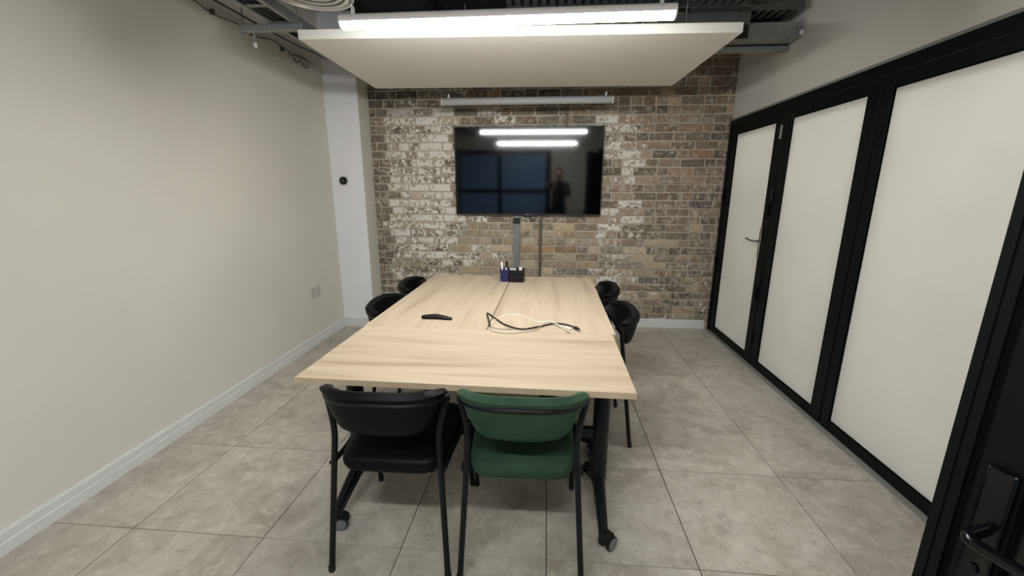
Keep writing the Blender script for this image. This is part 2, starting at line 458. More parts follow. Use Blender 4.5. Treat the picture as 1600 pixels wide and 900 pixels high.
# ---- glazed partition of the right wall: head, jamb, sill strip and three leaves
FX = XR-.012                                # room face of the outer frame
head = struct('trim_1', BX(FX-.018, XR+.05, YF, YB-.012, 2.035, 2.098, bev=.002), M['frame'])
obj('shadow_trim', BX(FX-.010, XR, YF, YB-.012, 2.099, 2.116), M['shadow'], head)
struct('trim_2', BX(FX-.018, XR+.05, 4.362, YB-.012, 0, 2.035, bev=.002), M['frame'])
struct('trim_3', BX(FX-.045, XR+.05, YF, 4.362, .0, .007, bev=.001), M['shadow'])
def leaf(name, y0, y1, sa, sb, zt=2.030):
    """door leaf between y0 and y1 with stile widths sa (near side y0) and sb (far side y1)"""
    core = bmesh.new()                          # gasket frame round the glass
    for a, b, c, e in ((y0+.004, y0+sa, .012, zt-.002), (y1-sb, y1-.004, .012, zt-.002), (y0+sa, y1-sb, .012, .070), (y0+sa, y1-sb, 1.968, zt-.002)):
        box(core, FX+.004, XR+.03, a, b, c, e)
    d = struct(name, core, M['rubber'])
    x0, x1 = FX-.012, XR+.04
    obj('stile', BX(x0, x1, y0+.003, y0+sa, .010, zt, bev=.002), M['frame'], d)
    obj('stile', BX(x0, x1, y1-sb, y1-.003, .010, zt, bev=.002), M['frame'], d)
    obj('rail', BX(x0+.001, x1, y0+sa, y1-sb, .010, .072, bev=.002), M['frame'], d)
    obj('rail', BX(x0+.001, x1, y0+sa, y1-sb, 1.966, zt, bev=.002), M['frame'], d)
    pane = obj('pane', BX(FX-.002, FX+.010, y0+sa-.004, y1-sb+.004, .068, 1.970), M['film'], d)
    b = bmesh.new()
    for yy in (y0+sa, y1-sb-.008): box(b, x0+.003, FX, yy, yy+.008, .072, 1.966)
    for zz in (.072, 1.958): box(b, x0+.003, FX, y0+sa, y1-sb, zz, zz+.008)
    obj('glazing_bead', b, M['rubber'], d)
    return d
d1 = leaf('door_1', 3.462, 4.358, .098, .108)
d2 = leaf('door_2', 2.522, 3.458, .094, .115)
d3 = leaf('door_3', 1.520, 2.518, .095, .074)
d4 = leaf('door_4', .56, 1.516, .095, .095)
d5 = leaf('door_5', -.40, .556, .095, .095)
d6 = leaf('door_6', -1.29, -.404, .095, .095)
for z in (.25, .72, 1.42, 1.88):            # knuckle hinges between the first two leaves
    h = obj('hinge', TB([(FX-.018, 3.460, z-.05), (FX-.018, 3.460, z+.05)], .009, seg=10), M['steel' if z < 1.8 else 'shadow'], d1, smooth=True)
for z in (.62, 1.30):
    obj('lock_keep', BX(FX-.024, FX-.010, 3.466, 3.492, z-.05, z+.05, bev=.003), M['rubber'], d1)
for z in (.75, 1.40):
    obj('hinge', TB([(FX-.020, 4.360, z-.045), (FX-.020, 4.360, z+.045)], .010, seg=10), M['rubber'], d1, smooth=True)
hd = obj('handle', BX(FX-.022, FX-.012, 3.535, 3.563, .905, 1.150, bev=.003), M['chrome'], d1)
hd['label'] = 'satin steel lever handle on a long plate'
obj('lever', TB(fillet([(FX-.02, 3.549, 1.045), (FX-.062, 3.549, 1.045), (FX-.066, 3.60, 1.046), (FX-.064, 3.69, 1.056)], .02), .0085, seg=10), M['chrome'], hd, smooth=True)
obj('lever_rose', LT([(.014, -.006), (.014, 0)], 16, 'x', (FX-.022, 3.549, 1.045)), M['chrome'], hd, smooth=True)

# ---- open black door close to the camera on the right
dn = thing('black_door', 'open black framed door with black lever handle, close by at right edge', 'door', (.705, .70, 0), math.atan2(-.951, .31))
W = .925                                    # local x runs from the free edge to the hinges, the face seen is on local -y
def stile(a, b, sgn):
    bm = bmesh.new()
    prof = [(0, 0), (.014, 0), (.0145, .003), (.0175, .003), (.018, 0), (.031, 0), (.032, .006), (.043, .006), (.044, .001), (.098, .001), (.098, .046), (0, .046)]
    return prism(bm, [(a+sgn*x, y) for x, y in prof], 'z', .012, 2.03)
obj('stile', stile(0, .098, 1), M['frame'], dn)
obj('stile', stile(W, .098, -1), M['frame'], dn)
obj('edge_gasket', BX(.0325, .0425, .0045, .0062, .012, 2.03), M['rubber'], dn)
obj('rail', BX(.098, W-.098, .001, .046, .012, .11, bev=.002), M['frame'], dn)
obj('rail', BX(.098, W-.098, .001, .046, 1.94, 2.03, bev=.002), M['frame'], dn)
obj('dark_pane', BX(.094, W-.094, .018, .028, .106, 1.944), M['blackgloss'], dn)
hp = obj('handle', BX(.056, .094, -.010, .001, .772, 1.020, bev=.005, seg=3), M['blackgloss'], dn, smooth=True)
obj('lever', TB(fillet([(.075, -.006, .910), (.075, -.058, .909), (.215, -.056, .911)], .022, 6), .0095, seg=14), M['blackgloss'], hp, smooth=True)
obj('key_cylinder', LT([(.0, -.016), (.008, -.016), (.0085, -.015), (.0085, -.009)], 16, 'y', (.075, 0, .835)), M['steel'], hp, smooth=True)
for z in (.25, 1.0, 1.8): obj('hinge', TB([(W+.006, .004, z-.05), (W+.006, .004, z+.05)], .008, seg=10), M['rubber'], dn, smooth=True)
struct('trim_4', BX(1.008, 1.10, -.29, -.185, 0, 2.115, bev=.003), M['frame'])
t6 = struct('trim_5', BX(1.10, FX-.05, -.27, -.20, .0, .10, bev=.002), M['frame'])
obj('dark_pane', BX(1.10, FX-.05, -.24, -.23, .10, 2.02), M['blackgloss'], t6)
obj('rail', BX(1.10, FX-.05, -.27, -.20, 2.02, 2.115, bev=.002), M['frame'], t6)

# ---------------------------------------------------------------- chairs
def make_chair(name, label, fab, group=None):
    t = thing(name, label, 'chair', group=group)
    # backrest: upholstered shell that wraps round the sitter
    NU, NV = 30, 10; HW = .219
    bm = bmesh.new(); outer, inner = [], []
    for i in range(NU+1):
        u = -1+2*i/NU
        x = HW*math.sin(u*PI/2*.97)/math.sin(PI/2*.97)
        a = min(1., abs(x/HW))
        y = -.272+.106*(1-math.sqrt(max(0, 1-(a*.985)**2.5)))/(1-math.sqrt(1-.985**2.5))*1.
        zb = .592+.118*max(0, (a-.58)/.42)**2.3; zt = .779-.016*a**2-.012*max(0, (a-.8)/.2)**2
        # outward normal in plan
        e = 1e-3; u2 = u+e if u < 1 else u-e
        x2 = HW*math.sin(u2*PI/2*.97)/math.sin(PI/2*.97); a2 = min(1., abs(x2/HW))
        y2 = -.272+.106*(1-math.sqrt(max(0, 1-(a2*.985)**2.5)))/(1-math.sqrt(1-.985**2.5))
        tx, ty = (x2-x), (y2-y)
        if u >= 1: tx, ty = -tx, -ty
        l = math.hypot(tx, ty); nx, ny = ty/l, -tx/l      # points outward (to -y at the centre)
        ro, ri = [], []
        for j in range(NV+1):
            v = j/NV; z = zb+(zt-zb)*v
            th = .015*math.sqrt(max(0, 1-(2*v-1)**6))+.004
            if v > .78: th += .006*math.sin((v-.78)/.22*PI)
            if i in (0, NU): th *= .35
            if i in (1, NU-1): th *= .8
            lean = -.018*(v-.5) + (.020*(1-v)**2)
            inset = 1-.10*(1-v)**2*a
            bx, by = x*inset, y+lean
            ro.append(bm.verts.new((bx+nx*th, by+ny*th, z))); ri.append(bm.verts.new((bx-nx*th, by-ny*th, z)))
        outer.append(ro); inner.append(ri)
    for i in range(NU):
        for j in range(NV):
            bm.faces.new((outer[i][j], outer[i+1][j], outer[i+1][j+1], outer[i][j+1]))
            bm.faces.new((inner[i][j], inner[i][j+1], inner[i+1][j+1], inner[i+1][j]))
        bm.faces.new((outer[i][0], inner[i][0], inner[i+1][0], outer[i+1][0]))
        bm.faces.new((outer[i][NV], outer[i+1][NV], inner[i+1][NV], inner[i][NV]))
    for i in (0, NU):
        for j in range(NV): bm.faces.new((outer[i][j], outer[i][j+1], inner[i][j+1], inner[i][j]))
    back = obj('backrest', bm, fab, t, smooth=True)
    # piping around the top lip
    pts = []
    for i in range(0, 25):
        u = -1+2*i/24
        x = HW*1.012*math.sin(u*PI/2*.97)/math.sin(PI/2*.97); a = min(1., abs(x/(HW*1.012)))
        y = -.272+.106*(1-math.sqrt(max(0, 1-(a*.985)**2.5)))/(1-math.sqrt(1-.985**2.5))
        pts.append((x*1.035, y-.024*(1-a**3), .739-.022*a**2))
    obj('back_rail', TB(pts, .0085, seg=8), M['steel'], t, smooth=True)
    # seat cushion: rounded, wider in front
    bm = bmesh.new(); rings = []
    NS = 40
    def outline(k, s):
        a = 2*PI*k/NS; cx, cy = math.cos(a), math.sin(a)
        ex = .32
        px = math.copysign(abs(cx)**ex, cx); py = math.copysign(abs(cy)**ex, cy)
        yy = .02+py*.232*s; w = (.196+.024*(py+1)/2)*s
        return px*w, yy
    for z, s in ((.405, .93), (.412, .975), (.428, 1.), (.444, 1.), (.458, .985), (.466, .95), (.471, .86), (.473, .6), (.4735, .2)):
        rings.append([bm.verts.new((*outline(k, s), z)) for k in range(NS)])
    for q in range(len(rings)-1):
        for k in range(NS): bm.faces.new((rings[q][k], rings[q][(k+1) % NS], rings[q+1][(k+1) % NS], rings[q+1][k]))
    bm.faces.new(rings[0][::-1]); bm.faces.new(rings[-1])
    obj('seat', bm, fab, t, smooth=True)
    obj('seat_pan', BX(-.17, .17, -.17, .22, .392, .406, bev=.004), M['blackplastic'], t)
    for s in (-1, 1):
        # rear leg runs on past its bend to the end of the back rail
        lg = obj('leg', TB(fillet([(s*.229, -.258, .004), (s*.196, -.190, .575), (s*.2285, -.168, .716)], .05), .0115, seg=10), M['steel'], t, smooth=True)
        obj('foot_cap', LT([(.0125, 0), (.0135, .004), (.0135, .022), (.012, .024)], 12, 'z', (s*.229, -.258, 0)), M['blackplastic'], lg, smooth=True)
        lg = obj('leg', TB(fillet([(s*.236, .262, .004), (s*.226, .205, .425), (s*.224, .05, .428), (s*.214, -.10, .430), (s*.2145, -.203, .440)], .07), .0112, seg=10), M['steel'], t, smooth=True)
        obj('foot_cap', LT([(.0125, 0), (.0135, .004), (.0135, .022), (.012, .024)], 12, 'z', (s*.236, .262, 0)), M['blackplastic'], lg, smooth=True)
    obj('seat_stretcher', TB([(-.224, .12, .418), (-.20, .12, .396), (.20, .12, .396), (.224, .12, .418)], .009, seg=8), M['steel'], t, smooth=True)
    obj('seat_stretcher', TB([(-.214, -.10, .418), (-.19, -.10, .396), (.19, -.10, .396), (.214, -.10, .418)], .009, seg=8), M['steel'], t, smooth=True)
    return t
GRP = 'chairs around the meeting table'
black = make_chair('meeting_chair', 'black leatherette chair with metal legs at the near table end, back to us', M['leather'], GRP)
black.location = (-.575, 1.518, 0); black.rotation_euler = (0, 0, math.radians(.5))
green = make_chair('meeting_chair', 'dark green velvet chair with black metal legs at the near table end', M['velvet'], GRP)
green.location = (-.076, 1.528, 0); green.rotation_euler = (0, 0, math.radians(1.5))
for (x, y, r, lab) in (
        (.246, 2.400, 91, 'black chair on the right side of the table, nearer the camera'),
        (.240, 3.010, 87, 'black chair on the right side of the table, closer to the brick wall'),
        (-.790, 2.450, -92, 'black chair on the left side of the table, nearer the camera'),
        (-.800, 3.030, -88, 'black chair on the left side of the table, closer to the brick wall')):
    c = copy_tree(black); c.location = (x, y, 0); c.rotation_euler = (0, 0, math.radians(r)); c['label'] = lab

# ---------------------------------------------------------------- tables
TZ = .745
def make_table(label, L, Wd, wood, loc, rotz):
    t = thing('flip_top_table', label, 'table', loc, rotz, 'oak tables pushed together')
    obj('tabletop', BX(-L/2, L/2, -Wd/2, Wd/2, TZ-.025, TZ, bev=.0012), wood, t)
    b = bmesh.new()                                    # edge band
    e = .0006
    box(b, -L/2-e, L/2+e, -Wd/2-e, -Wd/2+.001, TZ-.0243, TZ-.0013); box(b, -L/2-e, L/2+e, Wd/2-.001, Wd/2+e, TZ-.0243, TZ-.0013)
    box(b, -L/2-e, -L/2+.001, -Wd/2, Wd/2, TZ-.0243, TZ-.0013); box(b, L/2-.001, L/2+e, -Wd/2, Wd/2, TZ-.0243, TZ-.0013)
    obj('edge_band', b, M['edge'], t)
    px = L/2-.075
    for s in (-1, 1):
        # oval column, tapering into a long foot with a castor at each end
        pts = [(s*px, 0, TZ-.03), (s*px, 0, .5), (s*px, 0, .20), (s*px, 0, .155), (s*px, 0, .125)]
        obj('column', TB(pts, lambda q: .036 if q < .8 else .036-.012*(q-.8)/.2, seg=16, flat=1.25), M['steel'], t, smooth=True)
        fo = bmesh.new(); n = 9; yy = Wd/2-.062; rg = []
        for k in range(n):
            q = -1+2*k/(n-1); y = q*yy; zc = .165-.075*abs(q)**1.3; w = .026-.008*abs(q); hh = .030-.013*abs(q)
            rg.append([fo.verts.new((s*px+dx*w, y, zc+dz*hh)) for dx, dz in ((-1, -1), (1, -1), (1, .55), (.55, 1), (-.55, 1), (-1, .55))])
        for a, c in zip(rg, rg[1:]):
            for k in range(6): fo.faces.new((a[k], a[(k+1) % 6], c[(k+1) % 6], c[k]))
        fo.faces.new(rg[0]); fo.faces.new(rg[-1][::-1])
        obj('foot', fo, M['steel'], t)
        for q in (-1, 1):
            y = q*(yy-.010); cx = s*px+.010*s*(q < 0); ang = {(-1, -1): -1.25, (1, -1): -.75, (-1, 1): .9, (1, 1): 2.2}[(s, q)]
            R = Matrix.Translation((cx, y, 0)) @ Matrix.Rotation(ang, 4, 'Z')
            bm = LT([(.019, .055), (.019, .088)], 14); box(bm, -.010, .010, -.012, .032, .028, .064, bev=.006)
            box(bm, -.012, .012, .026, .050, .046, .054, bev=.003)        # brake tab
            bmesh.ops.transform(bm, matrix=R, verts=bm.verts)
            ca = obj('castor', bm, M['tyre'], t, smooth=True)
            for w in (-1, 1):
                bm = LT([(.020, -.001), (.029, .0), (.031, .003), (.031, .013), (.028, .015), (.0, .015)], 22, 'x')
                bmesh.ops.transform(bm, matrix=R @ Matrix.Translation((w*.012, .018, .0312)) @ Matrix.Scale(w, 4, (1, 0, 0)), verts=bm.verts)
                obj('wheel', bm, M['tyre'], ca, smooth=True)
                bm = LT([(.025, .0), (.024, .004), (.0, .005)], 20, 'x')
                bmesh.ops.transform(bm, matrix=R @ Matrix.Translation((w*.0265, .018, .0312)) @ Matrix.Scale(w, 4, (1, 0, 0)), verts=bm.verts)
                obj('wheel_disc', bm, M['wheel'], ca, smooth=True)
        obj('top_bracket', BX(s*px-.04, s*px+.04, -.20, .20, TZ-.048, TZ-.026, bev=.003), M['steel'], t)
    obj('crossbar', BX(-px+.03, px-.03, -.016, .016, .365, .412, bev=.004), M['steel'], t)
    obj('tilt_rail', BX(-px, px, .06, .085, TZ-.062, TZ-.03, bev=.003), M['steel'], t)
    return t
make_table('oak table set crosswise at the near end, two chairs tucked under it', 1.284, .622, M['wood1'], (-.304, 1.696, 0), math.radians(-.8))
make_table('oak table set lengthwise left of the dark seam, under the small black remote', 1.388, .650, M['wood2'], (-.6150, 2.7075, 0), PI/2-math.radians(.7))
make_table('oak table set lengthwise right of the dark seam, under the loose cables', 1.388, .650, M['wood3'], (.0415, 2.6990, 0), PI/2-math.radians(.7))

# ---- things on the tables
def px2(x, y, z=TZ):                        # helper kept in metres below
    return Vector((x, y, z))
r = thing('remote_control', 'slim dark remote control lying on the left lengthwise table', 'remote', (-.594, 2.172, TZ), math.radians(-3))
bm = bmesh.new(); rg = []
for k in range(13):
    q = -1+2*k/12; x = q*.086; w = .017*(1-abs(q)**8*.5); h = .017+.008*(1-min(1, abs(q+.1)**1.5)); h *= (1-.35*max(0, q)); y = -.010*(q*q)
    rg.append([bm.verts.new((x, y+dy*w, max(.0005, dz*h))) for dy, dz in ((-1, .05), (1, .05), (1, .7), (.6, 1), (-.6, 1), (-1, .7))])
for a, c in zip(rg, rg[1:]):
    for k in range(6): bm.faces.new((a[k], a[(k+1) % 6], c[(k+1) % 6], c[k]))
bm.faces.new(rg[0]); bm.faces.new(rg[-1][::-1])
obj('body', bm, M['redtint'], r, smooth=True)
obj('button', LT([(.004, .0), (.004, .0016), (.003, .0022)], 10, 'z', (-.01, 0, .0245)), M['blackgloss'], r)

def cup(bm, cx, cy, w0, w1, h, th=.003):
    def ring(w, z): return [bm.verts.new((cx+dx*w, cy+dy*w, z)) for dx, dy in ((-1, -1), (1, -1), (1, 1), (-1, 1))]
    a, b, c, d = ring(w0, 0), ring(w1, h), ring(w1-th, h), ring(w0-th, th)
    for p, q in ((a, b), (b, c), (c, d)):
        for k in range(4): bm.faces.new((p[k], p[(k+1) % 4], q[(k+1) % 4], q[k]))
    bm.faces.new(a[::-1]); bm.faces.new(d)
    return bm
t = thing('pen_cup', 'small navy square tapered pen cup on the far table end, in front', 'cup', (-.318, 3.185, TZ), math.radians(-2), 'navy pen cups')
obj('body', cup(bmesh.new(), 0, 0, .026, .036, .098), M['blue'], t)
t = thing('pen_cup', 'second navy pen cup, half hidden behind the front one', 'cup', (-.322, 3.272, TZ), math.radians(4), 'navy pen cups')
obj('body', cup(bmesh.new(), 0, 0, .036, .044, .090), M['blue'], t)
def pen(name, x, y, z, top, tilt, mats, label, r=.009):
    p = thing(name, label, 'pen', (x, y, z)); p.rotation_euler = tilt
    obj('barrel', LT([(r*.7, 0), (r, .006), (r, top*.6)], 12), mats[0], p, smooth=True)
    obj('cap', LT([(r*1.12, top*.6), (r*1.12, top-.004), (r*.8, top)], 12), mats[1], p, smooth=True)
pen('marker_pen', -.332, 3.182, TZ+.004, .150, (.03, -.06, 0), (M['paper'], M['plastic']), 'white marker pen standing in the navy pen cup', .0075)
pen('marker_pen', -.309, 3.190, TZ+.004, .158, (.04, .05, 0), (M['blackplastic'], M['blackplastic']), 'black marker pen standing in the navy pen cup')
pen('marker_pen', -.311, 3.170, TZ+.004, .108, (-.02, .05, 0), (M['paper'], M['plastic']), 'short white pen just above the rim of the navy cup', .006)
t = thing('desk_organiser', 'black open desk organiser beside the navy pen cups', 'organiser', (-.222, 3.205, TZ), math.radians(-2))
b = bmesh.new()
box(b, -.054, .054, -.05, .05, 0, .004); box(b, -.054, .054, -.052, -.048, 0, .050); box(b, -.056, .056, .046, .05, 0, .098)
box(b, -.058, -.054, -.052, .05, 0, .09); box(b, .054, .058, -.052, .05, 0, .09); box(b, -.054, .054, -.012, -.008, 0, .088)
obj('tray_body', b, M['blackplastic'], t)
obj('front_tray', BX(-.052, .052, -.062, -.0525, .004, .052, bev=.003), M['redtint'], t)
tag(obj('note_block', BX(-.288, -.232, 3.222, 3.246, TZ+.0042, TZ+.094, bev=.001), M['paper']), 'white paper notes in the left of the black organiser', 'paper', 'papers in the organiser')
tag(obj('note_block', BX(-.208, -.182, 3.205, 3.245, TZ+.0042, TZ+.106, bev=.001), M['paper']), 'white paper slips rising at the right of the black organiser', 'paper', 'papers in the organiser')

def table_pts(P, z=0): return smoothpath([(x, y, TZ+z+h) for x, y, h in P], 8)
t = thing('display_cable', 'thick black cable curving across the right table to a silver tipped plug', 'cable', (-.28, 2.10, TZ))
O = Vector((-.28, 2.10, TZ))
cp = table_pts([(-.2845, 2.055, .0062), (-.297, 2.12, .012), (-.330, 2.285, .006), (-.272, 2.19, .006), (-.205, 2.085, .006), (-.115, 2.022, .006), (-.030, 2.068, .006), (.050, 2.128, .006), (.105, 2.122, .006), (.150, 2.080, .009)])
obj('cord', tube(bmesh.new(), cp, .0042, seg=8), M['blackplastic'], t, off=O, smooth=True)
bm = BX(-.011, .011, -.018, .020, 0, .012, bev=.003); bmesh.ops.transform(bm, matrix=Matrix.Translation((.166, 2.055, TZ+.001)) @ Matrix.Rotation(math.radians(25), 4, 'Z'), verts=bm.verts)
pl = obj('plug', bm, M['blackplastic'], t, off=O)
bm = BX(-.0075, .0075, -.033, -.018, .003, .009, bev=.001); bmesh.ops.transform(bm, matrix=Matrix.Translation((.166, 2.055, TZ+.001)) @ Matrix.Rotation(math.radians(25), 4, 'Z'), verts=bm.verts)
obj('plug_tip', bm, M['chrome'], pl, off=O)
t = thing('white_cable', 'thin white cable looping above the black cable with a white plug', 'cable', (-.26, 2.15, TZ)); O = Vector((-.26, 2.15, TZ))
wp = table_pts([(-.284, 2.10, .003), (-.26, 2.20, .003), (-.20, 2.275, .003), (-.13, 2.26, .003), (-.07, 2.195, .003), (-.02, 2.155, .003), (.04, 2.135, .014), (.09, 2.09, .004), (.12, 2.068, .005)])
obj('cord', tube(bmesh.new(), wp, .0026, seg=6), M['whitewire'], t, off=O, smooth=True)
bm = BX(-.007, .007, -.018, .018, 0, .009, bev=.0025); bmesh.ops.transform(bm, matrix=Matrix.Translation((.128, 2.060, TZ+.0005)) @ Matrix.Rotation(math.radians(40), 4, 'Z'), verts=bm.verts)
obj('plug', bm, M['plastic'], t, off=O)
t = thing('grey_cable', 'thin grey cable lying in a shallow bow in front of the black cable', 'cable', (-.26, 2.03, TZ)); O = Vector((-.26, 2.03, TZ))
gp = table_pts([(-.284, 2.05, .0022), (-.265, 1.99, .0022), (-.21, 1.962, .0022), (-.15, 1.965, .0022), (-.09, 1.990, .0022), (-.05, 2.02, .0022), (0, 2.092, .014), (.03, 2.128, .014), (.075, 2.085, .003), (.105, 2.035, .003), (.118, 2.008, .003)])
obj('cord', tube(bmesh.new(), gp, .0019, seg=6), M['wire'], t, off=O, smooth=True)
obj('plug', tube(bmesh.new(), [(.115, 2.012, TZ+.004), (.128, 1.99, TZ+.004)], .0035, seg=8), M['wire'], t, off=O)
t = thing('grey_cable', 'short thin beige cable end by the table seam', 'cable', (-.26, 2.03, TZ)); O = Vector((-.26, 2.03, TZ))
obj('cord', tube(bmesh.new(), table_pts([(-.284, 2.065, .0022), (-.262, 2.04, .0022), (-.21, 2.022, .0022), (-.16, 2.028, .0022), (-.125, 2.034, .0022)]), .0017, seg=6), M['wire'], t, off=O, smooth=True)

# ---------------------------------------------------------------- television and wall services
TVX0, TVX1, TVZ0, TVZ1 = -.945, .547, 1.197, 2.061
tv = thing('television', 'large black wall mounted television on the brick wall', 'television', ((TVX0+TVX1)/2, 4.352, (TVZ0+TVZ1)/2))
tv.rotation_euler = (math.radians(.95), 0, 0)
w, h = (TVX1-TVX0)/2, (TVZ1-TVZ0)/2
obj('casing', BX(-w, w, .004, .040, -h, h, bev=.004), M['tvbody'], tv)
obj('screen', BX(-w+.007, w-.007, .0, .008, -h+.016, h-.007), M['screen'], tv)
b = bmesh.new()
box(b, -w, w, -.002, .010, h-.007, h); box(b, -w, w, -.002, .010, -h, -h+.014); box(b, -w, -w+.007, -.002, .010, -h, h); box(b, w-.007, w, -.002, .010, -h, h)
obj('bezel', b, M['tvbody'], tv)
obj('maker_badge', BX(-.022, .022, -.004, -.001, -h+.004, -h+.009), M['chrome'], tv)
obj('wall_bracket', BX(-.25, .25, .040, .050, -.18, .2, bev=.003), M['steel'], tv)
t = tag(obj('cable_trunking', BX(-.343, -.279, YB-.035, YB-.008, .12, 1.185, bev=.003), M['trunk']), 'flat grey vertical cable trunking below the television', 'trunking')
t = obj('trunking_end', BX(-.350, -.274, YB-.052, YB-.036, 1.105, 1.162, bev=.004), M['blackplastic'], t)
def conduit(name, x, z0, z1, r, label, mat):
    c = thing(name, label, 'conduit', (x, YB-.012-r, z0))
    obj('pipe', TB([(0, 0, 0), (0, 0, z1-z0)], r, seg=12), mat, c, smooth=True)
    z = z0+.2
    while z < z1-.05:
        obj('saddle', BX(-r-.010, r+.010, -.004, r+.004, z-.009-z0, z+.009-z0, bev=.002), mat, c); z += .62
conduit('steel_conduit', -.060, .11, 1.25, .0145, 'thin steel conduit beside the grey trunking below the television', M['pipe'])
conduit('steel_conduit', .176, 2.0, H, .0105, 'thin steel conduit rising above the television to the ceiling', M['pipe'])

t = thing('thermostat', 'round black faced thermostat on a white plate on the column', 'thermostat', (-2.041, CY, 1.532))
obj('back_plate', BX(-.048, .048, -.012, -.0002, -.048, .048, bev=.004, seg=2), M['plastic'], t)
obj('dial', LT([(.0, -.030), (.034, -.030), (.039, -.026), (.039, -.012)], 32, 'y'), M['display'], t, smooth=True)
obj('display_digits', BX(-.012, .012, -.0312, -.0302, -.009, .010), M['ductm'], t)
t = thing('wall_socket', 'white double power socket on the left wall near the column', 'socket', (XL, 3.648, .503))
obj('face_plate', BX(.0002, .012, -.078, .078, -.045, .045, bev=.003, seg=2), M['greyplastic'], t)
for s in (-1, 1):
    obj('switch', BX(.012, .0145, s*.022-.007, s*.022+.007, .012, .032, bev=.001), M['greyplastic'], t)
    b = bmesh.new()
    for (y, z, a, c) in ((0, .006, .0035, .006), (-.011, -.016, .006, .003), (.011, -.016, .006, .003)): box(b, .0118, .0124, s*.05+y-a, s*.05+y+a, z-c, z+c)
    obj('pin_holes', b, M['wire'], t)

# ---------------------------------------------------------------- lights, acoustic panel
def pendant(y, x0, x1, zb, zt_end, lit, label):
    R = .034; L = x1-x0
    t = thing('pendant_light', label, 'lamp', ((x0+x1)/2, y, zb+R), math.radians(-.4), 'tubular pendant lights')
    n = 14
    def half(a0, a1, r):
        bm = bmesh.new(); A = []; B = []
        for k in range(n+1):
            a = a0+(a1-a0)*k/n
            A.append(bm.verts.new((-L/2+.004, r*math.cos(a), r*math.sin(a)))); B.append(bm.verts.new((L/2-.004, r*math.cos(a), r*math.sin(a))))
        for k in range(n): bm.faces.new((A[k], A[k+1], B[k+1], B[k]))
        bm.faces.new((A[0], B[0], B[-1], A[-1])); bm.faces.new(A[::-1]); bm.faces.new(B)
        return bm
    obj('housing', half(math.radians(-11), math.radians(191), R), M['lampbody'] if lit else M['lampoff'], t, smooth=True)  # glow is in the colour: paler housing when lit, greyer when unlit
    obj('diffuser', half(math.radians(191.5), math.radians(348.5), R-.001), M['lampon'] if lit else M['lampoff'], t, smooth=True)
    for s in (-1, 1):
        obj('end_cap', LT([(R*.97, 0), (R*1.01, .003), (R*1.01, .008)] if s > 0 else [(R*1.01, -.008), (R*1.01, -.003), (R*.97, 0)], 28, 'x', (s*(L/2-.004), 0, 0)), M['lampbody'], t, smooth=True)
        x = s*(L/2-.06)
        obj('cable_gripper', LT([(.010, R-.002), (.010, R+.02), (.005, R+.034)], 12, 'z', (x, 0, 0)), M['plastic'], t, smooth=True)
        obj('suspension_wire', TB([(x, 0, R+.02), (x, 0, H-zb-R)], .0014, seg=6), M['wire'], t)
    return t
l1 = pendant(2.17, -1.010, .558, 2.200, 0, True, 'lit tubular pendant light in front of the white ceiling panel')
l2 = pendant(-.03, -1.010, .558, 2.195, 0, True, 'second lit tubular pendant light, mirrored lower in the television')
l3 = pendant(4.08, -.990, .570, 2.208, 0, False, 'unlit tubular pendant light hanging close to the brick wall above the television')
obj('power_lead', TB(smoothpath([(-.62, 0, .20), (-.66, 0, .10), (-.58, 0, .075), (-.54, 0, .13), (-.545, 0, .5), (-.55, 0, .8)], 6), .0025, seg=6), M['whitewire'], l3, smooth=True)

PZ, PT = 2.300, .052
pa = thing('acoustic_panel', 'large white acoustic panel hanging flat under the services', 'panel', (-.222, 3.221, PZ), math.radians(1.6))
obj('board', BX(-1.266, 1.266, -.605, .605, 0, PT, bev=.003), M['panel'], pa)
for sx in (-1, 1):
    for sy in (-1, 1): obj('suspension_wire', TB([(sx*1.0, sy*.45, PT), (sx*1.0, sy*.45, H-PZ)], .0014, seg=6), M['wire'], pa)

# ---------------------------------------------------------------- services above
df = thing('air_diffuser', 'round silver ceiling diffuser with rings at the top edge of the photo', 'vent', (-1.205, 2.285, 2.40))
obj('outer_rim', LT([(.184, .020), (.186, .004), (.190, 0), (.197, 0), (.200, .004), (.198, .016), (.186, .05), (.180, .05), (.184, .020)], 48, caps=False), M['diff'], df, smooth=True)
for k, (ra, dz) in enumerate(((.176, .005), (.145, .010), (.114, .015), (.083, .020), (.052, .025))):
    obj('ring', LT([(ra-.019, dz+.002), (ra-.012, dz), (ra-.003, dz-.001), (ra, dz), (ra, dz+.003), (ra-.019, dz+.004), (ra-.019, dz+.002)], 44, caps=False), M['diff'], df, smooth=True)
obj('centre_cone', LT([(.0, .022), (.020, .023), (.026, .028), (.015, .045), (.0, .05)], 28), M['diff'], df, smooth=True)
obj('neck', LT([(.150, .055), (.150, .30)], 36), M['galv'], df, smooth=True)
obj('back_plate', LT([(.0, .07), (.149, .07), (.149, .075), (.0, .075)], 32), M['soffit'], df)  # dark disc standing in for the shade inside the neck, behind the rings
obj('flexible_duct', TB(smoothpath([(0, 0, .29), (0, .02, .38), (.05, .12, .46), (.18, .34, .49), (.30, .62, .50), (.36, .95, .50)], 10), lambda q: .142+.004*math.sin(q*300), seg=22), M['ductm'], df, smooth=True)

